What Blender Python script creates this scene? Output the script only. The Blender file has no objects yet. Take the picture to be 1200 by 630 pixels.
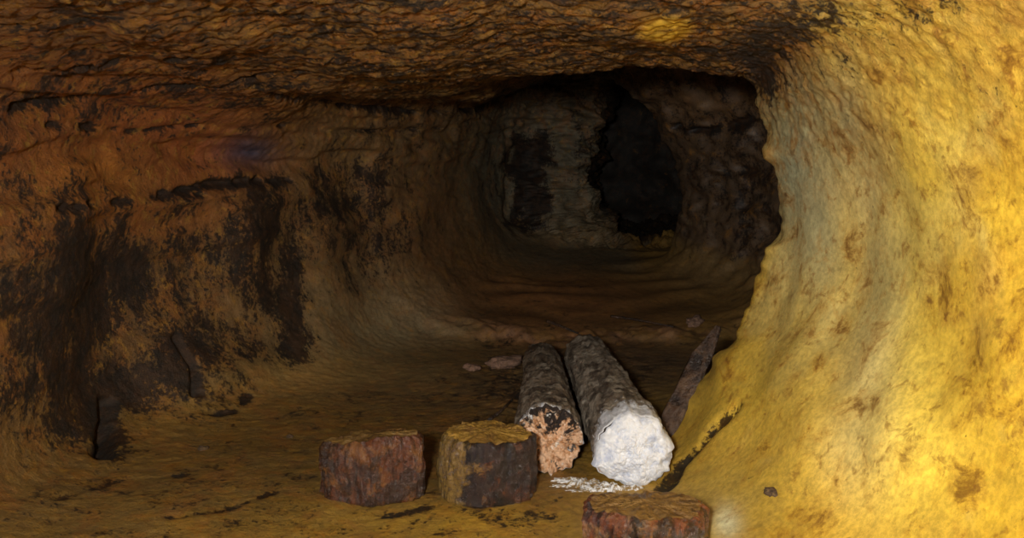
import bpy, bmesh, math, random
import numpy as np
from mathutils import Vector, Matrix, Euler
from mathutils.bvhtree import BVHTree

rng = np.random.RandomState(7)
random.seed(7)
scene = bpy.context.scene
try:
    scene.view_settings.view_transform = 'Standard'
    scene.view_settings.look = 'None'
except Exception as e:
    print(e)

# ------------------------------------------------------------------ camera
F = 1000.0
CAMZ = 1.1
PITCH = math.atan(115/1000)
cam_d = bpy.data.cameras.new("camera")
cam = bpy.data.objects.new("camera", cam_d)
scene.collection.objects.link(cam)
cam.location = (0, 0, CAMZ)
cam.rotation_euler = (math.pi/2-PITCH, 0, 0)
cam_d.sensor_width = 36
cam_d.lens = 36*F/1200
cam_d.clip_start = 0.02
scene.camera = cam
ca, sa = math.cos(PITCH), math.sin(PITCH)
def ray(px, py):
    u = (px-600)/F; v = (315-py)/F
    return Vector((u, ca+v*sa, -sa+v*ca)).normalized()
CO = Vector((0, 0, CAMZ))

# ------------------------------------------------------------------ numpy perlin
_perm = rng.permutation(256); _perm = np.concatenate([_perm, _perm, _perm])
_g = rng.normal(size=(256, 3)); _g /= np.linalg.norm(_g, axis=1)[:, None]
def perlin(P):
    P = np.asarray(P, dtype=float)
    i = np.floor(P).astype(int); f = P-i
    w = f*f*f*(f*(f*6-15)+10)
    i &= 255
    r = 0
    for dx in (0, 1):
        for dy in (0, 1):
            for dz in (0, 1):
                h = _perm[_perm[_perm[(i[:, 0]+dx) & 255]+((i[:, 1]+dy) & 255)]+((i[:, 2]+dz) & 255)]
                g = _g[h]
                d = (g*(f-np.array([dx, dy, dz]))).sum(1)
                wx = w[:, 0] if dx else 1-w[:, 0]
                wy = w[:, 1] if dy else 1-w[:, 1]
                wz = w[:, 2] if dz else 1-w[:, 2]
                r = r+d*wx*wy*wz
    return r*1.6
def fbm(P, s, octv=3, off=0.0, gain=.5):
    P = np.asarray(P)*s+off
    a = 1; r = 0
    for o in range(octv):
        r = r+a*perlin(P); P = P*2.03+17.3; a *= gain
    return r
def sstep(a, b, x):
    t = np.clip((x-a)/(b-a), 0, 1); return t*t*(3-2*t)

# ------------------------------------------------------------------ tunnel sections
# order F0 F1 R0 R1 R2 R3 R4 C0 C1 C2 L4 L3 L2 L1 L0 F2
S = {
-1.0: [(0,0),(.4,0),(.85,.05),(1.05,.3),(1.15,.7),(1.15,1.05),(1.0,1.4),(.6,1.58),(0,1.62),(-.7,1.58),(-1.4,1.48),(-1.65,1.15),(-1.7,.8),(-1.65,.4),(-1.5,.08),(-.8,0)],
 2.2: [(0,0),(.35,0),(.65,.06),(.92,.28),(1.08,.65),(1.08,1.0),(.95,1.38),(.70,1.55),(0,1.56),(-.7,1.51),(-1.35,1.42),(-1.6,1.15),(-1.65,.8),(-1.62,.4),(-1.5,.1),(-.8,0)],
 3.35: [(0,0),(.35,0),(.62,.08),(.80,.34),(.98,.59),(1.06,.90),(.985,1.29),(.87,1.475),(.3,1.50),(-.6,1.46),(-1.38,1.39),(-1.55,1.15),(-1.6,.8),(-1.58,.4),(-1.45,.08),(-.75,0)],
 3.6: [(0,0),(.35,0),(.70,.06),(.98,.30),(1.18,.57),(1.25,.90),(1.14,1.36),(.93,1.53),(.3,1.52),(-.6,1.45),(-1.28,1.39),(-1.48,1.15),(-1.53,.8),(-1.49,.4),(-1.33,.08),(-.7,0)],
 4.0: [(.1,0),(.5,0),(.95,.05),(1.4,.25),(1.65,.6),(1.7,.95),(1.45,1.5),(.98,1.68),(.35,1.61),(-.5,1.47),(-1.14,1.40),(-1.35,1.15),(-1.4,.8),(-1.35,.4),(-1.12,.08),(-.55,0)],
 4.8: [(.3,.0),(.8,0),(1.4,.05),(1.75,.3),(1.9,.6),(1.9,1.0),(1.6,1.6),(1.1,1.88),(.4,1.78),(-.3,1.53),(-.88,1.44),(-1.05,1.15),(-1.08,.8),(-1.0,.4),(-.75,.1),(-.3,.02)],
 5.3: [(.35,.02),(.9,.02),(1.5,.07),(1.8,.35),(1.93,.65),(1.93,1.05),(1.6,1.65),(1.15,1.96),(.5,1.85),(-.15,1.58),(-.68,1.48),(-.85,1.2),(-.88,.85),(-.8,.45),(-.57,.13),(-.15,.04)],
 5.42: [(.4,.07),(.95,.07),(1.52,.12),(1.82,.38),(1.94,.7),(1.94,1.1),(1.62,1.7),(1.17,2.0),(.53,1.9),(-.1,1.62),(-.6,1.51),(-.77,1.23),(-.8,.88),(-.74,.5),(-.52,.18),(-.1,.08)],
 6.1: [(.5,.15),(1.1,.15),(1.6,.22),(1.85,.45),(1.95,.8),(1.95,1.2),(1.65,1.8),(1.2,2.1),(.6,2.0),(0,1.72),(-.4,1.58),(-.55,1.3),(-.58,.95),(-.53,.6),(-.33,.25),(0,.16)],
 7.2: [(.6,.29),(1.0,.29),(1.3,.36),(1.38,.6),(1.44,1.0),(1.31,1.38),(.94,1.74),(.78,1.95),(.5,1.98),(.15,1.83),(-.1,1.68),(-.22,1.4),(-.30,1.05),(-.26,.7),(-.12,.42),(.2,.30)],
 7.8: [(.7,.36),(1.3,.36),(1.8,.48),(2.0,.7),(2.0,1.0),(2.0,1.5),(1.8,2.1),(1.3,2.2),(.85,2.15),(.35,1.95),(.06,1.78),(-.10,1.5),(-.16,1.1),(-.12,.8),(.02,.52),(.35,.38)],
 8.1: [(.85,.40),(1.35,.40),(1.85,.5),(2.05,.7),(2.05,1.0),(2.05,1.5),(1.8,2.1),(1.35,2.25),(.9,2.2),(.55,2.05),(.28,1.82),(.16,1.5),(.10,1.1),(.16,.8),(.30,.58),(.58,.44)],
 8.3: [(1.1,.43),(1.45,.43),(1.85,.52),(2.05,.7),(2.05,1.0),(2.05,1.5),(1.8,2.1),(1.45,2.25),(1.15,2.2),(.98,2.10),(.90,1.88),(.80,1.5),(.68,1.1),(.74,.85),(.84,.65),(.94,.50)],
 8.6: [(1.2,.45),(1.5,.45),(1.9,.55),(2.05,.7),(2.1,1.0),(2.1,1.5),(1.85,2.1),(1.55,2.25),(1.2,2.2),(1.07,2.08),(1.0,1.88),(.92,1.5),(.80,1.1),(.86,.85),(.94,.65),(1.02,.50)],
 10.4: [(1.4,.5),(1.6,.5),(2.0,.6),(2.1,.75),(2.15,1.0),(2.15,1.5),(2.0,2.0),(1.7,2.1),(1.4,2.1),(1.2,1.95),(1.0,1.8),(1.0,1.5),(1.0,1.1),(1.0,.85),(1.05,.65),(1.2,.54)],
}
ys = np.array(sorted(S)); tab = np.array([S[y] for y in sorted(S)], float)
def pchip(x, X, Y):
    h = np.diff(X); d = np.diff(Y, axis=0)/h[:, None]
    m = np.zeros_like(Y); m[0] = d[0]; m[-1] = d[-1]
    for k in range(1, len(X)-1):
        a, b = d[k-1], d[k]
        ok = a*b > 0
        w1 = 2*h[k]+h[k-1]; w2 = h[k]+2*h[k-1]
        with np.errstate(all='ignore'):
            v = (w1+w2)/(w1/a+w2/b)
        m[k] = np.where(ok, v, 0)
    i = np.clip(np.searchsorted(X, x, side='right')-1, 0, len(X)-2)
    t = ((x-X[i])/h[i])[:, None]; H = h[i][:, None]
    return ((2*t**3-3*t**2+1)*Y[i]+(t**3-2*t**2+t)*H*m[i]+(-2*t**3+3*t**2)*Y[i+1]+(t**3-t**2)*H*m[i+1])
rows = np.concatenate([np.arange(-1, 1.5, .05), np.arange(1.5, 5.6, .0125), np.arange(5.6, 7.7, .024), np.arange(7.7, 8.6, .014), np.arange(8.6, 10.4, .05)])
CP = pchip(rows, ys, tab.reshape(len(ys), 32)).reshape(len(rows), 16, 2)
NS = 36; NU = 16*NS; NR = len(rows)
us = np.arange(NU)/NS; k = np.floor(us).astype(int); t = (us-k)[None, :, None]
p0, p1, p2, p3 = CP[:, (k-1) % 16], CP[:, k % 16], CP[:, (k+1) % 16], CP[:, (k+2) % 16]
C = .5*((2*p1)+(-p0+p2)*t+(2*p0-5*p1+4*p2-p3)*t**2+(-p0+3*p1-3*p2+p3)*t**3)
G = np.zeros((NR, NU, 3)); G[..., 0] = C[..., 0]; G[..., 2] = C[..., 1]; G[..., 1] = rows[:, None]
def normals(G):
    du = np.roll(G, -1, 1)-np.roll(G, 1, 1)
    dv = np.gradient(G, axis=0)
    n = np.cross(du, dv); n /= np.linalg.norm(n, axis=2)[..., None]+1e-9
    return n
Nn = normals(G)
if Nn[100, 0, 2] < 0: Nn = -Nn
def cyc(vals):
    v = np.array(vals+[vals[0]], float)
    return np.interp(us, np.arange(17), v)[None, :]
def cycv(vals):
    return (cyc(vals)*np.ones((NR, 1))).reshape(-1)
#            F0   F1   R0   R1   R2   R3   R4   C0   C1   C2   L4   L3   L2   L1   L0   F2
a_big = cyc([.012,.010,.020,.045,.055,.055,.040,.022,.022,.022,.035,.06, .08, .07, .03, .014])
a_mid = cyc([.007,.006,.004,.000,.000,.000,.008,.012,.013,.013,.018,.022,.022,.018,.011,.008])
a_lay = cyc([0,   0,   0,   0,   0,   0,   .004,.008,.008,.016,.028,.028,.012,.003,.0,0])
a_fin = cyc([.003,.003,.001,.000,.000,.000,.006,.012,.013,.012,.009,.006,.004,.004,.004,.003])
P = G.reshape(-1, 3)
sh = lambda a: a.reshape(NR, NU)
farL = 1-.4*sstep(5.4, 6.4, P[:, 1]).reshape(NR, NU)*cyc([0,0,0,0,0,0,0,0,.3,.6,1,1,1,1,.8,.2])
zR_ = cyc([0,0,.3,1,1,1,1,.7,.5,.4,.3,.2,.1,.1,.1,0])
d = a_big*sh(fbm(P*np.array([1,.7,.9]), 1.5, 2))*farL
d += a_mid*sh(fbm(P*np.array([1,.45,1]), 4.0, 3, 5.1))*farL
d += cyc([0,0,.3,1,1,1,.5,0,0,0,0,0,0,0,0,0])*sh(.022*perlin(P*np.array([1,.8,.75])*4.2+31)+.006*perlin(P*np.array([1,.8,.8])*9+7))
d += zR_*sh(sstep(4.3, 5.5, P[:, 1])*(.05*fbm(P, 3.5, 4, 151)+.02*np.tanh(3*fbm(P, 6, 2, 15))))
lay = fbm(P*np.array([.9,.4,3.6])+.15*fbm(P, 1.2, 2, 3)[:, None], 2.6, 2, 19)
d += a_lay*sh(np.tanh(lay*4.0))*.9
d += a_fin*sh(fbm(P, 27, 3, 3.3, .6))
rimw = np.exp(-((P[:, 1]-3.38)/.10)**2)
d += cyc([0,0,.2,1,1,1,1,.8,.3,0,0,0,0,0,0,0])*sh(rimw*.034*fbm(P*np.array([1,.3,1]), 8, 3, 222))
d += sh(sstep(7.9, 8.2, P[:, 1])*(.11*fbm(P*np.array([1,.6,1]), 3.6, 5, 833, .6)))
d -= sh(sstep(7.3, 7.8, P[:, 1])*sstep(8.45, 8.2, P[:, 1])*.25*np.exp(-((P[:, 0]-.17+.08*fbm(P, 3, 2, 12))/.20)**4-((P[:, 2]-1.02+.1*fbm(P, 3, 2, 92))/.42)**4))
u_floor = cyc([1,1,.3,0,0,0,0,0,0,0,0,0,0,0,.1,1])
yy = P[:, 1]+.5*fbm(P, .9, 2, 31)
band = np.sin(yy*13)*(.4+1.1*fbm(P, 1.1, 2, 91))
d += u_floor*sh(sstep(5.5, 6.1, P[:, 1])*.020*band)
led = np.exp(-((P[:, 1]-5.40-.14*fbm(P, 1.5, 3, 71))/.09)**2)
d += u_floor*sh(led*(.012+.06*fbm(P, 5, 3, 72)))
# trodden debris around the logs
deb = np.exp(-((P[:, 0]-.30)/.45)**4-((P[:, 1]-4.2)/.95)**4)
d += u_floor*sh(deb*.016*fbm(P, 9, 4, 990, .6))
G1 = G+Nn*d[..., None]

def grid_faces(nr, nu):
    r = np.arange(nr-1)[:, None]; c = np.arange(nu)[None, :]
    a = r*nu+c; b = r*nu+(c+1) % nu; e = (r+1)*nu+(c+1) % nu; f = (r+1)*nu+c
    return np.stack([a, b, e, f], -1).reshape(-1, 4)
def bvh_of(G, step=3):
    g = G[::step, ::step]
    return BVHTree.FromPolygons([tuple(v) for v in g.reshape(-1, 3)], [tuple(q) for q in grid_faces(g.shape[0], g.shape[1]).tolist()])
bvh = bvh_of(G1)
def hit(px, py):
    r = bvh.ray_cast(CO, ray(px, py))
    return r[0] if r[0] is not None else None
V = G1.reshape(-1, 3)
def line_dist(pts, jit=.014):
    H = [hit(*p) for p in pts]; H = [np.array(h) for h in H if h is not None]
    D = np.full(len(V), 9.)
    for a, b in zip(H[:-1], H[1:]):
        ab = b-a
        if np.linalg.norm(ab) > 2.5: continue
        tt = np.clip(((V-a)@ab)/(ab@ab+1e-9), 0, 1)
        D = np.minimum(D, np.linalg.norm(V-(a+tt[:, None]*ab), axis=1))
    return np.maximum(D+jit*fbm(V, 9, 3, 77), 0)
def blob(px, py, rx, ry, pw=1.0):
    h = hit(px, py)
    if h is None: return None
    dist = (h-CO).length
    f = (h-CO).normalized(); r = f.cross(Vector((0, 0, 1))).normalized(); u = r.cross(f)
    D = V-np.array(h)
    a = D@np.array(r)/(rx*dist/F); b = D@np.array(u)/(ry*dist/F); c = D@np.array(f)/(max(rx, ry)*dist/F*3+.25)
    return np.exp(-((a*a+b*b+c*c)**pw)*.8)
# polyline, width, depth, width factor and strength of crack shade and floor stains painted dark
grooves = [
 ([(20,126),(92,120),(150,112),(230,102),(290,93),(335,118),(400,126),(470,131),(560,130)], .016, .05, 1.2, .6),
 ([(290,93),(330,84),(420,88),(520,95),(610,92),(660,76)], .012, .035, 1.2, .6),
 ([(20,84),(120,80),(210,70),(300,60)], .012, .03, 1.2, .5),
 ([(560,130),(600,112),(650,96),(700,82)], .03, .03, 1.2, .6),
 ([(190,230),(250,217),(345,212)], .016, .045, 1.2, .6),  # shadowed hollow under the ledge, its shade painted dark too
 ([(60,244),(140,236),(240,228)], .012, .035, 1, .4),
 ([(60,150),(170,158),(240,150)], .010, .03, 1, .4),
 ([(330,150),(420,156),(520,150)], .010, .03, 1, .3),
 ([(135,470),(128,500),(122,530)], .026, .09, 1.2, .6),
 ([(212,395),(222,430),(226,462)], .016, .04, 1.2, .5),
 ([(250,488),(275,484),(290,468)], .013, .010, 1.3, .6),
 ([(200,606),(250,600),(330,574)], .010, .005, 1.2, .42),
 ([(60,585),(150,560),(220,556)], .012, .005, .8, .3),
 ([(450,606),(500,596)], .014, .004, 1.6, .5),
 ([(615,600),(645,606)], .010, .004, 1.5, .4),
 ([(768,580),(800,542),(830,508),(860,480)], .026, .022, 1.6, .72),
 ([(790,470),(815,440),(840,412)], .018, .010, 1.3, .6),
 ([(790,150),(830,155),(880,140)], .03, .06, 1.2, .6),  # shadow under the upper rock chunk, carved and painted dark
]
carve = np.zeros(len(V)); crack = np.zeros(len(V))
for pts, w, dep, dark_w, dark_s in grooves:
    D = line_dist(pts)
    carve = np.maximum(carve, np.exp(-(D/w)**2)*dep)
    crack = np.maximum(crack, dark_s*np.exp(-(D/(w*dark_w))**3))
scoops = [(290,185,55,26,.07),(200,330,70,50,.06),(120,420,50,50,.05),(430,330,50,70,.06),(150,170,50,30,.05),(400,190,60,35,.05),(340,320,30,60,.05),
          (230,238,110,9,-.035),(260,440,50,30,-.05),(300,270,30,40,-.04),(60,300,40,60,-.04),(1000,300,40,90,.03),(950,470,50,60,-.03),(1030,430,30,70,-.03)]
for px, py, rx, ry, dep in scoops:
    b_ = blob(px, py, rx, ry)
    if b_ is not None: carve = carve+b_*dep
G2 = G1-Nn*carve.reshape(NR, NU, 1)
V = G2.reshape(-1, 3)
bvh = bvh_of(G2, 2)

# ------------------------------------------------------------------ colour attributes
def zoneblend(lst):
    v = np.array(lst+[lst[0]], float)
    return np.stack([np.interp(us, np.arange(17), v[:, c]) for c in range(3)], -1)
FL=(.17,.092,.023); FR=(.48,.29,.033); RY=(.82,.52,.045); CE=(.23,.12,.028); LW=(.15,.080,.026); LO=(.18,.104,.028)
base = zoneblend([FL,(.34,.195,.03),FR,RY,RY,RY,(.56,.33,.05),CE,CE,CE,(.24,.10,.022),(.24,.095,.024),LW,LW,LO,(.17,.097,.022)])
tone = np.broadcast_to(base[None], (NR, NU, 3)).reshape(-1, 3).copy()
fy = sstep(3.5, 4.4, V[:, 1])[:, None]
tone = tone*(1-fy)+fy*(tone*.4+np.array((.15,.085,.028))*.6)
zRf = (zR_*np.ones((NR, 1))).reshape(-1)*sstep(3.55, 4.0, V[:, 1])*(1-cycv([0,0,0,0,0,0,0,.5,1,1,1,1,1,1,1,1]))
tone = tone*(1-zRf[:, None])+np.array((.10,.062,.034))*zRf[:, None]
u_right = cycv([0,0,.2,.8,1,1,.6,0,0,0,0,0,0,0,0,0])*(1-fy[:,0])
flow = sstep(.0, .5, fbm(V*np.array([1,1.0,.7]), 2.6, 4, 63))*u_right
tone = tone*(1-.55*flow[:, None])+np.array((.66,.54,.21))*.55*flow[:, None]
ow = sstep(-.05,-.5, fbm(V*np.array([1,1.0,.8]), 3.0, 4, 163))*u_right
tone = tone*(1-.5*ow[:, None])+np.array((.54,.30,.03))*.5*ow[:, None]
mask = np.zeros((len(V), 3))
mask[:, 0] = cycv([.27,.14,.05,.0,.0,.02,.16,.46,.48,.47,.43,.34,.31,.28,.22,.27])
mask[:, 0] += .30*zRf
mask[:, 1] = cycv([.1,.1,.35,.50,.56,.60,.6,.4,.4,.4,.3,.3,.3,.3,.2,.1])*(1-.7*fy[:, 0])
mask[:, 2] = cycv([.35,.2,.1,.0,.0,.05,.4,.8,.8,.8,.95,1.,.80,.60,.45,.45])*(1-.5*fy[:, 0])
GG=(.22,.20,.11); RED=(.44,.125,.028); BR=(.12,.065,.026); OC=(.38,.24,.07); GREY=(.36,.36,.22); PY=(.95,.72,.11); CR=(.80,.70,.34)
tones = [
 (160,150,95,45,RED,.8),(230,180,110,35,RED,.7),(120,210,55,40,(.55,.22,.03),.8),(297,177,34,17,(.012,.032,.11),.95),(200,260,60,20,(.40,.14,.03),.5),
 (400,175,75,40,(.24,.15,.06),.7),(480,190,60,45,(.20,.13,.055),.6),(450,370,85,50,(.27,.235,.125),.9),(400,320,50,70,(.26,.18,.08),.6),(500,370,50,30,(.24,.215,.125),.8),
 (560,190,50,70,(.16,.14,.08),.7),
 (650,350,150,40,(.28,.12,.04),.8),(500,250,60,60,(.21,.11,.045),.7),(420,260,60,40,BR,.6),
 (370,440,90,22,OC,.7),(190,490,110,25,(.28,.165,.035),.5),(330,500,120,25,(.22,.13,.03),.5),
 (200,590,190,50,(.24,.15,.04),.7),(430,610,160,30,(.40,.25,.04),.6),(560,615,90,20,(.56,.34,.035),.6),
 (640,460,130,40,(.12,.075,.03),.7),(760,420,110,30,(.09,.055,.03),.8),(520,420,80,20,(.17,.11,.035),.6),
 (928,190,32,110,GREY,.97),(905,120,30,40,(.30,.27,.13),.85),(960,290,30,90,GREY,.8),(985,40,60,40,PY,.5),(1040,330,25,90,GREY,.5),(990,150,20,60,GREY,.5),
 (1025,440,24,80,CR,.7),(1020,230,20,60,CR,.6),(990,520,30,50,CR,.4),
 (940,400,60,100,(.74,.54,.12),.5),(1070,480,40,120,PY,.6),(1090,200,50,130,PY,.5),(870,470,70,50,(.56,.38,.05),.5),(840,570,60,50,(.48,.34,.07),.6),
 (893,75,24,42,(.20,.075,.016),.9),(922,50,34,38,(.32,.13,.022),.8),
 (820,118,50,18,(.20,.115,.055),.8),(830,320,60,20,(.19,.12,.05),.7),(851,612,13,16,(.80,.78,.48),.8),
]
for px, py, rx, ry, c, s in tones:
    b = blob(px, py, rx, ry)
    if b is not None:
        b = (b*s)[:, None]; tone = tone*(1-b)+np.array(c)*b
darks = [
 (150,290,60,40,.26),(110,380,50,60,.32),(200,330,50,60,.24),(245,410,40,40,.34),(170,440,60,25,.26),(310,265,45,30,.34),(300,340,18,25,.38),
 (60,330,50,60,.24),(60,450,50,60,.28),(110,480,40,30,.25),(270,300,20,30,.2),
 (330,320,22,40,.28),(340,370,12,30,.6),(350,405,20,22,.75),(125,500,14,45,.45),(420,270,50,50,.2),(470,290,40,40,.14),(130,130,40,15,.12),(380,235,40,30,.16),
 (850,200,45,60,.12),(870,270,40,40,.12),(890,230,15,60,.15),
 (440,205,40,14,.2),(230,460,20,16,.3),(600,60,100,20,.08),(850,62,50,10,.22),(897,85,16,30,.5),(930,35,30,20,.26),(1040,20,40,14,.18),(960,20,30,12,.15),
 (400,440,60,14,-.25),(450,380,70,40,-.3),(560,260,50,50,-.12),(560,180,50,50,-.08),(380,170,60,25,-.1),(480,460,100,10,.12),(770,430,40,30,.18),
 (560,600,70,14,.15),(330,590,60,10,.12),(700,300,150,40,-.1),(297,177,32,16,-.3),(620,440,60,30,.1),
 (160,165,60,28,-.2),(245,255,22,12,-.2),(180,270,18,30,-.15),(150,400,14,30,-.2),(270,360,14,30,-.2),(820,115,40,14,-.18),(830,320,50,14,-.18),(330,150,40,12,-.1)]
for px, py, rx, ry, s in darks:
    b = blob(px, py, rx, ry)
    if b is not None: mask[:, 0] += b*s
for px, py, rx, ry in [(297,177,36,18)]:
    b = blob(px, py, rx, ry)
    if b is not None: mask[:, 2] *= (1-b)
b = blob(780, 36, 27, 14, 2.0)
if b is not None:
    b = b*sstep(-.7, .2, fbm(V, 12, 3, 808)+.4)
    tone = tone*(1-b[:, None])+np.array((.62,.40,.045))*b[:, None]; mask[:, 0] *= (1-b*.9); mask[:, 2] *= (1-b)
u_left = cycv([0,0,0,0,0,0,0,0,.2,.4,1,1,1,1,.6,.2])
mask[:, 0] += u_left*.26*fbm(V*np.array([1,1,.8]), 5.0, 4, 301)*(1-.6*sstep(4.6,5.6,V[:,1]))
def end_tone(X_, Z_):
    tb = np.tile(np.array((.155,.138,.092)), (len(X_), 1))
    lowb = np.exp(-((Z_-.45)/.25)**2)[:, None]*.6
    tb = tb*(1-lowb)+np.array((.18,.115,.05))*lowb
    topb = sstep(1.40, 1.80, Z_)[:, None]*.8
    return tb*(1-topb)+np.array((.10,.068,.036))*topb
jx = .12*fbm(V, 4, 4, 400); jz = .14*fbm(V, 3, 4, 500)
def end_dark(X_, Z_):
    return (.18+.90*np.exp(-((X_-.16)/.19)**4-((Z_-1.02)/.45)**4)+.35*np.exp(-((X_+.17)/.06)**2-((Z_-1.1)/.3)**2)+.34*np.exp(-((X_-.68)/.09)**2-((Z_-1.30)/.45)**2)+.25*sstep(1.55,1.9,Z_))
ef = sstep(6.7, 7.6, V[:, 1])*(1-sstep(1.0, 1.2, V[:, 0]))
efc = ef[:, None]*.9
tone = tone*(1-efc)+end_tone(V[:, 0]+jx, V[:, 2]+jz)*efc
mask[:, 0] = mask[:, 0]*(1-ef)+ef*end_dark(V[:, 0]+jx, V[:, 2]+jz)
bnd = (u_floor*np.ones((NR, 1))).reshape(-1)*sstep(5.4, 5.9, P[:, 1])
tone *= (1+.45*bnd*np.clip(band, -1, 1))[:, None]
ledm = (u_floor*np.ones((NR, 1))).reshape(-1)*led*sstep(-.3, .3, fbm(V, 6, 3, 700))
tone = tone*(1-.6*ledm[:, None])+np.array((.26,.13,.075))*.6*ledm[:, None]
mask[:, 0] += crack
mask[:, 0] += .14*deb*(u_floor*np.ones((NR, 1))).reshape(-1)
deep_shade = sstep(8.3, 8.75, V[:, 1])[:, None]
tone = tone*(1-deep_shade)+np.array((.022,.017,.012))*deep_shade  # darkness of the unlit passage painted into the rock colour
mask[:, 0] = np.clip(mask[:, 0], 0, 1)*(1-deep_shade[:, 0])+.5*deep_shade[:, 0]
mask = np.clip(mask, 0, 1)
vz = fbm(V, 1.8, 3, 50)
tone *= (1+.22*vz)[:, None]
wet = np.clip(cycv([.75,.7,.6,.95,1.,1.,.8,.9,.9,.9,.7,.5,.4,.35,.5,.7]), 0, 1)*(1-.5*fy[:, 0])

# ------------------------------------------------------------------ materials
def new_mat(name):
    m = bpy.data.materials.new(name); m.use_nodes = True
    nt = m.node_tree; b = nt.nodes["Principled BSDF"]
    return m, nt, b
class NB:
    def __init__(s, nt): s.nt = nt; s.n = nt.nodes; s.l = nt.links
    def put(s, sock, v):
        if isinstance(v, bpy.types.NodeSocket): s.l.new(v, sock)
        elif isinstance(v, (tuple, list)) and sock.type == 'RGBA': sock.default_value = (*v[:3], 1)
        else: sock.default_value = v
    def noise(s, vec, scale, detail=5, rough=.6, dist=0):
        n = s.n.new("ShaderNodeTexNoise"); s.l.new(vec, n.inputs["Vector"])
        n.inputs["Scale"].default_value = scale; n.inputs["Detail"].default_value = detail
        n.inputs["Roughness"].default_value = rough; n.inputs["Distortion"].default_value = dist
        return n.outputs["Fac"]
    def math(s, op, a, b=0.0, c=None, clamp=False):
        n = s.n.new("ShaderNodeMath"); n.operation = op; n.use_clamp = clamp
        s.put(n.inputs[0], a); s.put(n.inputs[1], b)
        if c is not None: s.put(n.inputs[2], c)
        return n.outputs[0]
    def maprange(s, v, a, b, c=0., d=1.):
        n = s.n.new("ShaderNodeMapRange"); n.interpolation_type = 'SMOOTHSTEP'
        for i, x in enumerate((v, a, b, c, d)): s.put(n.inputs[i], x)
        return n.outputs[0]
    def mix(s, fac, a, b, mode='MIX'):
        n = s.n.new("ShaderNodeMix"); n.data_type = 'RGBA'; n.blend_type = mode
        s.put(n.inputs[0], fac); s.put(n.inputs[6], a); s.put(n.inputs[7], b)
        return n.outputs[2]
    def scalevec(s, vec, sc):
        n = s.n.new("ShaderNodeVectorMath"); n.operation = 'MULTIPLY'
        s.l.new(vec, n.inputs[0]); n.inputs[1].default_value = sc
        return n.outputs[0]
    def bump(s, h, strength, dist, prev=None):
        n = s.n.new("ShaderNodeBump"); s.put(n.inputs["Height"], h)
        s.put(n.inputs["Strength"], strength); n.inputs["Distance"].default_value = dist
        if prev is not None: s.l.new(prev, n.inputs["Normal"])
        return n.outputs[0]
    def attr(s, name):
        n = s.n.new("ShaderNodeAttribute"); n.attribute_name = name; return n
    def coord(s, which="Object"):
        return s.n.new("ShaderNodeTexCoord").outputs[which]
    def gray(s, v):
        cc = s.n.new("ShaderNodeCombineColor")
        for i in range(3): s.l.new(v, cc.inputs[i])
        return cc.outputs[0]

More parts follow.
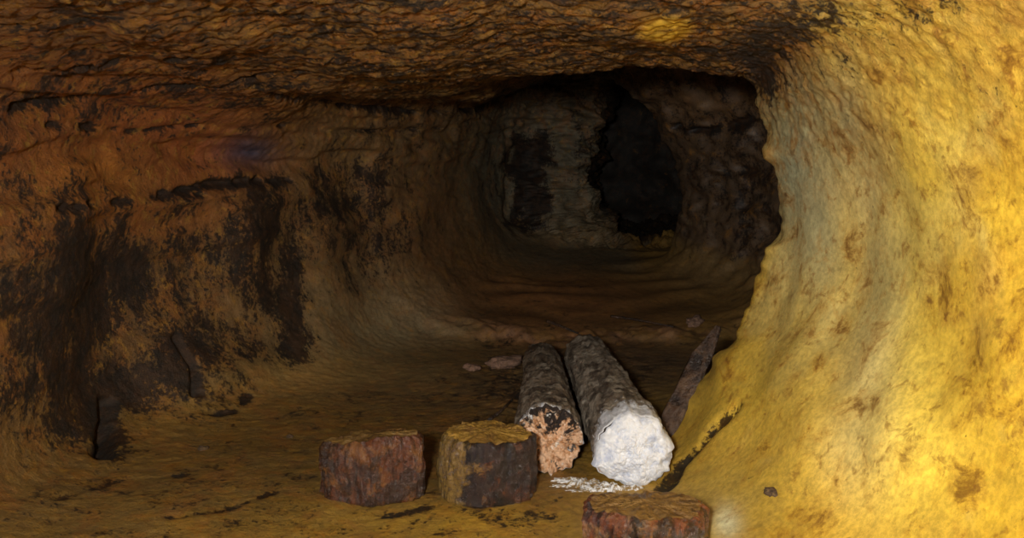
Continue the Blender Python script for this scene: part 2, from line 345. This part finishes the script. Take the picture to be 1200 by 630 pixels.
def rock_material():
    m, nt, b = new_mat("ochre_rock"); N = NB(nt)
    pos = N.coord()
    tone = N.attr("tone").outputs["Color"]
    sep = N.n.new("ShaderNodeSeparateColor"); N.l.new(N.attr("mask").outputs["Color"], sep.inputs[0])
    dark, spot, rust = sep.outputs[0], sep.outputs[1], sep.outputs[2]
    wet = N.attr("wet").outputs["Fac"]
    n1 = N.noise(pos, 6, 10, .72, .3); n2 = N.noise(pos, 14, 8, .7, .2); n3 = N.noise(pos, 55, 6, .72)
    streak = N.noise(N.scalevec(pos, (15, 15, 6)), 1, 9, .72, .3)
    grit = N.maprange(n3, .35, .65)
    val = N.math('ADD', N.math('MULTIPLY', n2, 1.15), N.math('MULTIPLY', grit, .36))
    val = N.math('ADD', val, .24)
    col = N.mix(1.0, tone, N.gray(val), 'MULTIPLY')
    rf = N.math('MULTIPLY', N.maprange(N.noise(pos, 8, 9, .72, .5), .46, .62), rust)
    col = N.mix(N.math('MULTIPLY', rf, .75), col, (.34, .11, .016))
    yf = N.math('MULTIPLY', N.maprange(N.noise(pos, 17, 9, .74, .5), .52, .64), rust)
    col = N.mix(N.math('MULTIPLY', yf, .8), col, (.46, .26, .032))
    pf = N.math('MULTIPLY', N.maprange(N.noise(pos, 8, 6, .7, .3), .6, .74), .3)
    col = N.mix(pf, col, N.mix(.4, tone, (.62, .52, .24)))
    sn = N.noise(pos, 7, 10, .74, .5)
    sp = N.math('ADD', sn, N.math('MULTIPLY', spot, .15))
    col = N.mix(N.math('MULTIPLY', N.maprange(sp, .56, .70), .55), col, N.mix(.8, tone, (.42, .18, .015)))
    sn2 = N.noise(pos, 17, 8, .72, .4)
    sp2 = N.math('ADD', sn2, N.math('MULTIPLY', spot, .15))
    col = N.mix(N.math('MULTIPLY', N.maprange(sp2, .62, .74), .65), col, (.26, .11, .018))
    col = N.mix(N.math('MULTIPLY', N.maprange(sp, .64, .75), .75), col, (.16, .065, .014))
    dn = N.math('ADD', N.math('MULTIPLY', n1, .5), N.math('MULTIPLY', streak, .5))
    dn = N.math('ADD', dn, N.math('MULTIPLY', N.math('SUBTRACT', n3, .5), .6))
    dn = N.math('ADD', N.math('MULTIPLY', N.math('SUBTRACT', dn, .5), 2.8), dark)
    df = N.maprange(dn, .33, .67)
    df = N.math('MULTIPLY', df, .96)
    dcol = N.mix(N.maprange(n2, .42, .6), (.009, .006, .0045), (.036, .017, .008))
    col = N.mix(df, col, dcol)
    N.l.new(col, b.inputs["Base Color"])
    r = N.math('SUBTRACT', .78, N.math('MULTIPLY', wet, N.maprange(n2, .4, .6, .2, .58)))
    N.l.new(r, b.inputs["Roughness"])
    b.inputs["Specular IOR Level"].default_value = .5
    bp = N.bump(n2, N.math('MULTIPLY', rust, .85, clamp=True), .024)
    bp = N.bump(n3, N.math('MULTIPLY', rust, 1., clamp=True), .022, bp)
    bp = N.bump(N.noise(pos, 150, 3, .6), .2, .002, bp)
    N.l.new(bp, b.inputs["Normal"])
    return m
ROCK = rock_material()

def mesh_obj(name, verts, faces, mat, parent=None, smooth=True):
    me = bpy.data.meshes.new(name)
    me.from_pydata([tuple(map(float, v)) for v in verts], [], [tuple(f) for f in faces])
    me.update()
    if smooth: me.polygons.foreach_set("use_smooth", [True]*len(me.polygons))
    me.materials.append(mat)
    o = bpy.data.objects.new(name, me); scene.collection.objects.link(o)
    if parent is not None: o.parent = parent
    return o
def set_attrs(me, tone, mask, wet):
    n = len(me.vertices)
    a = me.color_attributes.new("tone", 'FLOAT_COLOR', 'POINT')
    a.data.foreach_set("color", np.concatenate([tone, np.ones((n, 1))], 1).astype('f').ravel())
    a = me.color_attributes.new("mask", 'FLOAT_COLOR', 'POINT')
    a.data.foreach_set("color", np.concatenate([mask, np.ones((n, 1))], 1).astype('f').ravel())
    a = me.attributes.new("wet", 'FLOAT', 'POINT'); a.data.foreach_set("value", wet.astype('f'))
NF = normals(G2)
if NF[100, 0, 2] < 0: NF = -NF
def shell(name, c0, c1, cat, label):
    cols = np.arange(c0, c1+1) % NU
    g = G2[:, cols]; nr, nu = g.shape[:2]
    r = np.arange(nr-1)[:, None]; c = np.arange(nu-1)[None, :]
    a = r*nu+c
    f = np.stack([a, a+nu, a+nu+1, a+1], -1).reshape(-1, 4)
    o = mesh_obj(name, g.reshape(-1, 3), f.tolist(), ROCK)
    me = o.data
    ix = (np.arange(NR)[:, None]*NU+cols[None, :]).ravel()
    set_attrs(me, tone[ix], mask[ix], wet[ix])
    nn = NF.reshape(-1, 3)[ix]
    fn = np.array(me.polygons[len(me.polygons)//2].normal); vi = me.polygons[len(me.polygons)//2].vertices[0]
    if fn@nn[vi] < 0: me.flip_normals()
    me.normals_split_custom_set_from_vertices([tuple(x) for x in nn])
    o["kind"] = "structure"; o["label"] = label; o["category"] = cat
    return o
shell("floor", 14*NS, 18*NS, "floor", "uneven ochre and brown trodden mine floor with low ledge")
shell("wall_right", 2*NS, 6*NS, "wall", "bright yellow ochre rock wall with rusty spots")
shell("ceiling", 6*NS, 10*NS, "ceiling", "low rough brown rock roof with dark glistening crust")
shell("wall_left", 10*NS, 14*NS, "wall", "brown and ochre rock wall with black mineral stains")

# end of the inner passage, its darkness painted as near-black colour
xs = np.arange(.4, 2.8, .04); zs = np.arange(0.1, 2.6, .04)
X, Z = np.meshgrid(xs, zs)
Pb = np.stack([X.ravel(), np.full(X.size, 10.2), Z.ravel()], 1)
Yb = 10.15+.15*fbm(Pb, 2.2, 4, 60)
Vb = np.stack([Pb[:, 0], Yb, Pb[:, 2]], 1)
nz, nx = X.shape
r = np.arange(nz-1)[:, None]; c = np.arange(nx-1)[None, :]; a = r*nx+c
fb = np.stack([a, a+1, a+nx+1, a+nx], -1).reshape(-1, 4)
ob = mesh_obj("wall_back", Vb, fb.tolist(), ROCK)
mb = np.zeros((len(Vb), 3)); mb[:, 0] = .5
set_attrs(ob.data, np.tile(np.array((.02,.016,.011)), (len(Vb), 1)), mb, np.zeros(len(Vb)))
ob["kind"] = "structure"; ob["label"] = "rock wall closing the inner passage, painted near-black as its darkness"; ob["category"] = "wall"

# ------------------------------------------------------------------ wood materials
def bark_material(name, c_dark, c_mid, c_light, ax=(1, 1, .18), rough=.55, scale=22, bdist=.02, mould=False, tan=None, dk=.52, coat=0.):
    m, nt, b = new_mat(name); N = NB(nt)
    pos = N.coord()
    sv = N.scalevec(pos, ax)
    g = N.noise(sv, scale, 8, .65, .3); g2 = N.noise(pos, 11, 7, .7, .4); g3 = N.noise(pos, 60, 6, .7)
    col = N.mix(N.maprange(g, .38, .58), c_dark, c_mid)
    col = N.mix(N.math('MULTIPLY', N.maprange(g2, .48, .62), .85), col, c_light)
    col = N.mix(N.math('MULTIPLY', N.maprange(N.noise(pos, 7, 8, .7, .3), dk, dk+.08), .85), col, c_dark)
    col = N.mix(N.math('MULTIPLY', N.maprange(g3, .54, .68), .6), col, c_dark)
    if tan is not None:
        sp = N.n.new("ShaderNodeSeparateXYZ"); N.l.new(pos, sp.inputs[0])
        tf = N.math('ADD', N.math('MULTIPLY', sp.outputs[0], -8), N.math('MULTIPLY', N.math('SUBTRACT', g2, .5), 3.5))
        tcol = N.mix(N.maprange(g3, .45, .65), (.32, .19, .045), (.14, .075, .022))
        col = N.mix(N.maprange(tf, .2, .8), col, tcol)
    if mould:
        mf = N.math('ADD', N.attr("mould").outputs["Fac"], N.math('MULTIPLY', N.math('SUBTRACT', N.noise(N.scalevec(pos, (1, .5, 1)), 30, 7, .75), .5), 1.6))
        col = N.mix(N.maprange(mf, .40, .58), col, (.82, .84, .88))
    N.l.new(col, b.inputs["Base Color"])
    N.l.new(N.maprange(g3, .35, .65, max(.08, rough-.2), rough+.15), b.inputs["Roughness"])
    b.inputs["Specular IOR Level"].default_value = .8
    b.inputs["Coat Weight"].default_value = coat; b.inputs["Coat Roughness"].default_value = .12
    bp = N.bump(g, 1.0, bdist); bp = N.bump(g2, .8, bdist, bp); bp = N.bump(g3, .8, .01, bp)
    N.l.new(bp, b.inputs["Normal"])
    if coat: N.l.new(bp, b.inputs["Coat Normal"])
    return m
BARK_RED = bark_material("rusty_wet_wood", (.026,.010,.006), (.15,.040,.009), (.27,.105,.020), rough=.22, bdist=.05, dk=.48, coat=1.)
BARK_OLIVE = bark_material("brown_wet_wood", (.008,.005,.004), (.034,.013,.007), (.14,.045,.015), rough=.14, bdist=.06, tan=1, coat=1.)
BARK_STUMP3 = bark_material("black_rust_wood", (.008,.005,.004), (.22,.052,.010), (.36,.18,.06), rough=.18, scale=14, bdist=.05, dk=.47, coat=1.)
BARK_LOG = bark_material("grey_log_bark", (.065,.047,.034), (.28,.225,.165), (.54,.47,.37), ax=(1, .25, 1), rough=.42, mould=True, dk=.53, coat=.25)
BARK_LOG2 = bark_material("dark_log_bark", (.055,.038,.027), (.24,.185,.13), (.46,.39,.30), ax=(1, .25, 1), rough=.42, mould=True, dk=.52, coat=.25)
PLANK = bark_material("old_dark_timber", (.018,.010,.007), (.085,.045,.026), (.15,.085,.045), ax=(.5, .5, .16), rough=.4)

def top_material(name, c1, c2, c3, dustc, rough=.42):
    m, nt, b = new_mat(name); N = NB(nt)
    pos = N.coord()
    n = N.noise(pos, 12, 7, .68, .3); n3 = N.noise(pos, 60, 5, .7)
    col = N.mix(N.maprange(N.noise(pos, 30, 6, .7), .4, .6), c1, c2)
    col = N.mix(N.maprange(n, .38, .56), col, dustc)
    col = N.mix(N.math('MULTIPLY', N.maprange(n3, .50, .66), .7), col, c3)
    N.l.new(col, b.inputs["Base Color"]); b.inputs["Roughness"].default_value = rough
    N.l.new(N.bump(N.math('ADD', n, n3), .8, .014), b.inputs["Normal"])
    return m
TOP1 = top_material("dusty_sawn_wood", (.16,.085,.028), (.11,.055,.02), (.06,.03,.012), (.24,.14,.036))
TOP2 = top_material("ochre_sawn_wood", (.32,.185,.045), (.26,.14,.04), (.11,.055,.018), (.44,.26,.05))
TOP3 = top_material("muddy_sawn_wood", (.20,.11,.035), (.12,.06,.025), (.03,.016,.010), (.28,.16,.045))
def face_material(name, ca_, cb_, cc_, sc=14, lo=.36, hi=.46, bd=.015):
    m, nt, b = new_mat(name); N = NB(nt); pos = N.coord()
    n = N.noise(pos, sc, 7, .68, .5); n2 = N.noise(pos, 50, 5, .65)
    col = N.mix(N.maprange(n, lo, hi), cb_, ca_)
    col = N.mix(N.maprange(n2, .5, .66), col, cc_)
    N.l.new(col, b.inputs["Base Color"]); b.inputs["Roughness"].default_value = .85
    N.l.new(N.bump(N.math('ADD', n, n2), .8, bd), b.inputs["Normal"])
    return m
def rot_material():
    m, nt, b = new_mat("peach_rotten_wood"); N = NB(nt); pos = N.coord()
    n = N.noise(pos, 16, 8, .7, .5); n2 = N.noise(pos, 50, 5, .65)
    sp = N.n.new("ShaderNodeSeparateXYZ"); N.l.new(pos, sp.inputs[0])
    up = N.math('MULTIPLY', N.math('SUBTRACT', sp.outputs[2], .145), 2.6)
    col = N.mix(N.maprange(n2, .45, .62), (.84, .54, .34), (.50, .24, .10))
    col = N.mix(N.math('MULTIPLY', N.maprange(N.noise(pos, 24, 6, .7, .2), .56, .64), .8), col, (.85, .80, .72))
    k_ = N.math('ADD', N.math('SUBTRACT', n, .5), N.math('MULTIPLY', up, .6))
    col = N.mix(N.maprange(k_, .0, .07), col, (.022, .013, .010))
    N.l.new(col, b.inputs["Base Color"]); b.inputs["Roughness"].default_value = .6
    N.l.new(N.bump(N.math('ADD', n, n2), .9, .02), b.inputs["Normal"])
    return m
ROT = rot_material()
def mould_material():
    m, nt, b = new_mat("white_mould"); N = NB(nt); pos = N.coord()
    n = N.noise(pos, 22, 9, .75, .3); n2 = N.noise(pos, 140, 5, .7)
    col = N.mix(N.maprange(n, .36, .56), (.58, .65, .82), (.92, .95, 1.0))
    col = N.mix(N.math('MULTIPLY', N.maprange(n2, .58, .70), .2), col, (.6, .62, .68))
    N.l.new(col, b.inputs["Base Color"]); b.inputs["Roughness"].default_value = 1.0
    b.inputs["Specular IOR Level"].default_value = .1
    b.inputs["Sheen Weight"].default_value = .4
    bp = N.bump(n, .5, .014); bp = N.bump(n2, .9, .006, bp)
    N.l.new(bp, b.inputs["Normal"])
    return m
MOULD = mould_material()
PEB = face_material("dark_stone", (.10,.06,.03), (.04,.025,.015), (.16,.10,.04))
PEB2 = face_material("pinkish_stone", (.26,.15,.10), (.10,.055,.035), (.19,.11,.06))

# ------------------------------------------------------------------ helpers
allpts_bvh = bvh
def floor_z(x, y):
    h = allpts_bvh.ray_cast(Vector((x, y, .9)), Vector((0, 0, -1)))
    return h[0].z if h[0] else 0.0
def min_floor(x, y, r):
    return sum(floor_z(x+r*.7*math.cos(a), y+r*.7*math.sin(a)) for a in np.linspace(0, 6.28, 9))/9
def noise1(x, y, z, s=1.0):
    return perlin(np.stack([np.broadcast_to(x, np.shape(x)), np.broadcast_to(y, np.shape(x)), np.broadcast_to(z, np.shape(x))], -1).reshape(-1, 3)*s).reshape(np.shape(x))

def stump(loc, rx, ry, h, yaw, tilt, seed, matside, mattop, label, corners, flare=.0, slope=(0, 0)):
    NA, NV = 180, 40
    th = np.linspace(0, 2*np.pi, NA, endpoint=False)
    ct, st = np.cos(th), np.sin(th)
    pts = np.array([(r_*math.cos(math.radians(a_)), r_*math.sin(math.radians(a_))) for a_, r_ in corners])
    rs = np.zeros(NA)
    for i in range(len(pts)):
        a, b = pts[i], pts[(i+1) % len(pts)]
        e = b-a; den = ct*e[1]-st*e[0]
        rr_ = (a[0]*e[1]-a[1]*e[0])/np.where(abs(den) < 1e-9, 1e-9, den)
        s_ = ((rr_*ct-a[0])*e[0]+(rr_*st-a[1])*e[1])/(e@e)
        ok = (rr_ > 0) & (s_ >= -1e-6) & (s_ <= 1+1e-6)
        rs = np.where(ok, rr_, rs)
    ker = np.hanning(17)[1:-1]; ker /= ker.sum()
    rs = np.convolve(np.concatenate([rs[-7:], rs, rs[:7]]), ker, 'valid')
    def ring(zf, shrink=1.0):
        o = 1+flare*(1-zf)
        ridge = .06*noise1(ct*2+seed, st*2, th*0+zf*1.3)+.055*noise1(ct*6+seed, st*6, th*0+zf*1.2)+.05*noise1(ct*14+seed, st*14, th*0+zf*3.6)+.025*noise1(ct*22, st*22, th*0+zf*12+seed)
        R = rs*o*(1+ridge)*shrink
        return np.stack([R*rx*ct, R*ry*st], 1)
    verts = []; faces = []
    zz = np.linspace(0, 1, NV)
    topz = h+slope[0]*ct+slope[1]*st+.012*noise1(ct*1.5+seed, st*1.5, th*0+2)+.009*noise1(ct*7+seed, st*7, th*0+2)
    for i, zf in enumerate(zz):
        sh_ = 1-.10*max(0, (zf-.88)/.12)**2-.03*max(0, (.05-zf)/.05)
        xy = ring(zf, sh_)
        z = zf*topz
        verts += [(a[0], a[1], q) for a, q in zip(xy, z)]
    for i in range(NV-1):
        for j in range(NA):
            a = i*NA+j; b = i*NA+(j+1) % NA
            faces.append((a, b, b+NA, a+NA))
    n0 = len(verts); verts.append((0, 0, 0))
    for j in range(NA): faces.append((n0, (j+1) % NA, j))
    e = bpy.data.objects.new("log_stool", None); scene.collection.objects.link(e)
    e.empty_display_size = .1
    mesh_obj("bark", verts, faces, matside, e)
    top_ring = np.array(verts[(NV-1)*NA:NV*NA])
    tv = []; tf = []; K = 20
    for q in range(K):
        s = 1-q/K
        p = top_ring*np.array([s, s, 1])
        w_ = 0 if q == 0 else 1
        zoff = (.006*perlin(np.stack([p[:, 0]*18, p[:, 1]*18, p[:, 0]*0+seed], 1))+.003*perlin(np.stack([p[:, 0]*60, p[:, 1]*60, p[:, 0]*0+seed], 1)))*w_+.006*(1-s)
        ztop = top_ring[:, 2]*s+h*(1-s)
        for v, zo, zt in zip(p, zoff, ztop): tv.append((v[0], v[1], zt+zo))
    tv.append((0, 0, h+.006))
    for q in range(K-1):
        for j in range(NA):
            a = q*NA+j; b = q*NA+(j+1) % NA
            tf.append((a, b, b+NA, a+NA))
    for j in range(NA): tf.append(((K-1)*NA+j, (K-1)*NA+(j+1) % NA, K*NA))
    mesh_obj("sawn_top", tv, tf, mattop, e)
    e.location = loc; e.rotation_euler = (tilt[0], tilt[1], yaw)
    e["label"] = label; e["category"] = "stool"; e["group"] = "sawn log stools on the mine floor"
    return e
def ground(x, y, r): return min_floor(x, y, r)-.010
stump((-.480, 2.855, ground(-.478, 2.86, .17)), .180, .128, .208, .0, (-.05, -.02), 3.3, BARK_RED, TOP1,
      "short rusty-brown sawn log stool with dusty top",
      [(0,1.0),(50,1.10),(120,1.06),(175,1.02),(215,1.12),(275,1.06),(330,1.10)], flare=-.05, slope=(.012, -.012))
stump((-.088, 2.86, ground(-.088, 2.86, .16)), .164, .158, .218, .0, (-.01, .03), 8.1, BARK_OLIVE, TOP2,
      "short dark wet stool of log with ochre top",
      [(5,1.03),(45,1.03),(85,1.0),(135,1.03),(175,1.03),(215,1.03),(250,1.06),(290,1.05),(330,1.05)])
stump((.378, 2.33, ground(.378, 2.33, .17)), .180, .134, .165, .0, (-.04, .02), 14.7, BARK_STUMP3, TOP3,
      "short blackened log stool with rusty patches near yellow wall",
      [(8,1.03),(45,1.05),(130,1.05),(180,1.03),(220,1.08),(268,1.08),(315,1.09)])

def tube(name, p0, p1, r0, r1, seed, mat, parent=None, NA=120, NV=150, bend=.02, ridge=.06, sag=0, squash=1.0, cap=True, crust=0.0, rag=0.0):
    p0, p1 = np.array(p0, float), np.array(p1, float)
    ax = p1-p0; L = np.linalg.norm(ax); ax /= L
    rt = np.cross(ax, [0, 0, 1]); rt /= np.linalg.norm(rt); up = np.cross(rt, ax)
    th = np.linspace(0, 2*np.pi, NA, endpoint=False); ct, st = np.cos(th), np.sin(th)
    verts = []
    for i in range(NV):
        s = i/(NV-1); c = p0+ax*L*s+rt*bend*math.sin(s*3.6+seed)+up*sag*math.sin(s*math.pi)
        R = (r0+(r1-r0)*s)*(1+ridge*.9*noise1(ct*1.3+seed, st*1.3, th*0+s*L*2.5)+ridge*.6*noise1(ct*6+seed, st*6, th*0+s*L*3)+ridge*.45*noise1(ct*4+seed, st*4, th*0+s*L*14)+crust*noise1(ct*7+seed, st*7, th*0+s*L*30))
        off = rag*(noise1(ct*2.5+seed, st*2.5, th*0)+.6*noise1(ct*8+seed, st*8, th*0))*max(0, 1-s*6)
        for a in range(NA):
            verts.append(c+rt*R[a]*ct[a]+up*R[a]*st[a]*squash+ax*off[a])
    faces = []
    for i in range(NV-1):
        for j in range(NA):
            a = i*NA+j; b = i*NA+(j+1) % NA
            faces.append((a, a+NA, b+NA, b))
    if cap:
        n = len(verts); verts.append(p0+rt*bend*math.sin(seed)+ax*.012); verts.append(np.mean(verts[(NV-1)*NA:NV*NA], axis=0))
        for j in range(NA):
            faces.append((n, j, (j+1) % NA)); faces.append((n+1, (NV-1)*NA+(j+1) % NA, (NV-1)*NA+j))
    o = mesh_obj(name, verts, faces, mat, parent)
    return o, np.array(verts[:NA]), (p0, ax, rt, up)

def face_disc(name, ring, frame, mat, parent, scale, depth, lump, freq, seed, edge=.0, pw=4, inset=.016):
    p0, ax, rt, up = frame; c = ring.mean(0); NA = len(ring); K = 50
    th = np.linspace(0, 2*np.pi, NA, endpoint=False)
    V_ = []; Fc = []
    w = np.ones(NA)*scale
    if edge: w = scale*(1+edge*noise1(np.cos(th)*1.8+seed, np.sin(th)*1.8, np.zeros(NA))+edge*.5*noise1(np.cos(th)*7+seed, np.sin(th)*7, np.zeros(NA)))
    for q in range(K):
        s = 1-q/K
        p = c+(ring-c)*s*w[:, None]
        n = perlin(p*freq+seed)*.7+.40*perlin(p*freq*2.3+seed)+.28*perlin(p*freq*6+seed)
        dome = depth*max(0, 1-s**pw)**.6
        off = -dome-lump*(n*min(1, (1-s)*8))
        V_ += list(p+ax*off[:, None]+ax*(inset if q == 0 else 0))
    V_.append(c-ax*depth)
    for q in range(K-1):
        for j in range(NA):
            a = q*NA+j; b = q*NA+(j+1) % NA
            Fc.append((a, a+NA, b+NA, b))
    for j in range(NA): Fc.append(((K-1)*NA+j, K*NA, (K-1)*NA+(j+1) % NA))
    return mesh_obj(name, V_, Fc, mat, parent)

def set_mould(o, y0, length, strength, xfun=None):
    v = np.array([x.co[:] for x in o.data.vertices])
    m = strength*np.clip(1-(v[:, 1]-y0)/length, 0, 1)
    if xfun is not None: m = m+xfun(v)
    a = o.data.attributes.new("mould", 'FLOAT', 'POINT'); a.data.foreach_set("value", m.astype('f'))

eR = bpy.data.objects.new("log", None); scene.collection.objects.link(eR)
zR = np.mean([floor_z(.42, y) for y in (3.0, 3.4, 3.8, 4.3)])-.002
oR, ringR, frR = tube("bark", (.420, 2.89, zR+.132), (.402, 4.45, zR+.122), .134, .118, 2.0, BARK_LOG, eR, bend=.004, ridge=.11, crust=.045)
set_mould(oR, 2.89, .24, .80, lambda v: .12*(v[:, 2] > .2))
face_disc("cut_face", ringR, frR, ROT, eR, .985, .002, .004, 30, 3)
fm = face_disc("white_fungus", ringR, frR, MOULD, eR, .99, .048, .018, 24, 5, edge=.09, pw=3)
fm["label"] = "fluffy white mould crust"
eR["label"] = "long bark-covered log with white mouldy sawn end"; eR["category"] = "log"
eL = bpy.data.objects.new("log", None); scene.collection.objects.link(eL)
zL = np.mean([floor_z(.15, y) for y in (3.1, 3.5, 3.9, 4.4)])-.002
oL, ringL, frL = tube("bark", (.142, 3.05, zL+.124), (.152, 4.5, zL+.10), .125, .094, 5.0, BARK_LOG2, eL, bend=.005, ridge=.11, crust=.05, rag=.04)
set_mould(oL, 3.05, .12, .45, lambda v: .06*(v[:, 2] > .18))
face_disc("cut_face", ringL, frL, ROT, eL, .985, .006, .028, 20, 9, inset=0)
eL["label"] = "long dark log with peach-coloured rotten sawn end"; eL["category"] = "log"

def plank(name, p0, p1, w, th, nrm, seed, mat, label, cat):
    p0, p1 = Vector(p0), Vector(p1); ax = (p1-p0); L = ax.length; ax.normalize()
    nrm = (Vector(nrm)-ax*Vector(nrm).dot(ax)).normalized(); sd = ax.cross(nrm)
    NVv, NA = 70, 48; verts = []; faces = []
    for i in range(NVv):
        s = i/(NVv-1); e = min(1, s*8+.75, (1-s)*3+.25)
        c = p0+ax*L*s
        for a in range(NA):
            t_ = 2*math.pi*a/NA; cx, cy = math.cos(t_), math.sin(t_)
            k = (abs(cx)**6+abs(cy)**6)**(-1/6)
            q = np.array([[cx*3+seed, cy*3, s*L*4]])
            R = 1+.14*perlin(q)[0]+.12*perlin(q*3)[0]
            verts.append(c+sd*(cx*k*w/2*R*e+(1-e)*w*.2)+nrm*(cy*k*th/2*R+th/2))
    for i in range(NVv-1):
        for j in range(NA):
            a = i*NA+j; b = i*NA+(j+1) % NA
            faces.append((a, b, b+NA, a+NA))
    faces.append(tuple(range(NA-1, -1, -1))); faces.append(tuple(range((NVv-1)*NA, NVv*NA)))
    o = mesh_obj(name, verts, faces, mat)
    o["label"] = label; o["category"] = cat
    return o
plank("timber_plank", (.585, 3.26, .03), (.862, 3.54, .44), .082, .026, (-.6, -.8, .2), 3, PLANK,
      "long dark rotten timber plank leaning at the yellow wall", "plank")
for (a, b, r_) in [((572,494),(602,470),.008),((640,378),(678,392),.010),((715,372),(790,384),.009)]:
    A, B = hit(*a), hit(*b)
    if A is None or B is None: continue
    o, _, _ = tube("twig", tuple(A+Vector((0,0,r_))), tuple(B+Vector((0,0,r_))), r_, r_*.6, a[0], PLANK, None, 10, 24, .01, .2, .006)
    o["label"] = "thin dark broken twig on the mine floor"; o["category"] = "twig"; o["group"] = "broken twigs near the logs"

def stone(px, py, sx, sy, sz, seed, mat, label, name="stone"):
    h = hit(px, py)
    bm = bmesh.new(); bmesh.ops.create_icosphere(bm, subdivisions=4, radius=1)
    c = np.array([v.co[:] for v in bm.verts]); n = .35*perlin(c*1.3+seed)+.2*perlin(c*3+seed)+.08*perlin(c*7+seed)
    c = c*(1+n)[:, None]*np.array([sx, sy, sz])
    for v, q in zip(bm.verts, c): v.co = Vector(q)
    me = bpy.data.meshes.new(name); bm.to_mesh(me); bm.free()
    me.polygons.foreach_set("use_smooth", [True]*len(me.polygons)); me.materials.append(mat)
    o = bpy.data.objects.new(name, me); scene.collection.objects.link(o)
    o.location = h+Vector((0, 0, sz*.35)); o.rotation_euler = (0, 0, seed)
    o["label"] = label; o["category"] = "stone"; o["group"] = "loose stones on the mine floor"
    return o
for i, (px, py, sx, sy, sz, m_, lb) in enumerate([
  (238,526,.02,.015,.010,PEB,"small dark stone on the ochre floor"),
  (904,578,.024,.018,.012,PEB,"small dark stone on yellow rock slope"),
  (590,428,.12,.07,.04,PEB2,"pinkish-brown rock lump behind the logs"),
  (552,432,.05,.04,.022,PEB2,"pinkish-brown rock lump behind the logs"),
  (815,379,.10,.05,.035,PEB2,"brown rock lump on low ledge"),
  (340,512,.015,.012,.008,PEB,"small dark stone on the ochre floor")]):
    stone(px, py, sx, sy, sz, i*1.7+.4, m_, lb)

def floor_patch(name, blobs, mat, label, cat):
    verts = []; faces = []
    for (x, y, rx, ry, hgt, sd) in blobs:
        n0 = len(verts); NA, K = 72, 20
        for q in range(K):
            s = 1-q/K
            for j in range(NA):
                t_ = 2*math.pi*j/NA; cx, cy = math.cos(t_), math.sin(t_)
                R = s*(1+.45*perlin(np.array([[cx*1.8+sd, cy*1.8, sd]]))[0]+.6*perlin(np.array([[cx*5+sd, cy*5, sd]]))[0])
                X_, Y_ = x+rx*R*cx, y+ry*R*cy
                zz_ = floor_z(X_, Y_)+hgt*math.sqrt(1-s*s)*(1+.9*perlin(np.array([[X_*60, Y_*60, sd]]))[0])-.002*(s == 1)
                verts.append((X_, Y_, zz_))
        verts.append((x, y, floor_z(x, y)+hgt))
        for q in range(K-1):
            for j in range(NA):
                a = n0+q*NA+j; b = n0+q*NA+(j+1) % NA
                faces.append((a, b, b+NA, a+NA))
        for j in range(NA): faces.append((n0+(K-1)*NA+j, n0+(K-1)*NA+(j+1) % NA, n0+K*NA))
    o = mesh_obj(name, verts, faces, mat); o["label"] = label; o["category"] = cat; o["kind"] = "stuff"
    return o
def smear_material():
    m, nt, b = new_mat("thin_white_mould"); N = NB(nt); pos = N.coord()
    n = N.noise(pos, 45, 8, .75, .5)
    col = N.mix(N.maprange(n, .44, .56), (.26, .17, .06), (.80, .82, .84))
    N.l.new(col, b.inputs["Base Color"]); b.inputs["Roughness"].default_value = .8
    N.l.new(N.bump(n, .8, .008), b.inputs["Normal"])
    return m
floor_patch("white_mould", [(.20, 2.96, .05, .026, .008, 1.2), (.255, 2.93, .055, .034, .014, 4.1), (.31, 2.88, .055, .030, .014, 7.3), (.36,2.85,.05,.020,.014,3.3),(.165,2.91,.03,.012,.004,5.3),(.235,2.86,.035,.012,.004,6.3),(.42,2.845,.03,.014,.010,2.9)], smear_material(),
            "thin white mould smear on the floor below the logs", "mould")

# ------------------------------------------------------------------ light
def area(name, loc, target, size, energy, color):
    l = bpy.data.lights.new(name, 'AREA'); l.shape = 'DISK'; l.size = size; l.energy = energy; l.color = color
    o = bpy.data.objects.new(name, l); scene.collection.objects.link(o); o.location = loc
    o.rotation_euler = (Vector(target)-Vector(loc)).to_track_quat('-Z', 'Y').to_euler()
    return o
area("entrance_light", (-.28, -.32, 1.28), (1.4, 2.5, .75), .22, 110, (1, .96, .89))
w = bpy.data.worlds.new("world"); scene.world = w; w.use_nodes = True
w.node_tree.nodes["Background"].inputs[0].default_value = (.8, .9, 1, 1)
w.node_tree.nodes["Background"].inputs[1].default_value = .12
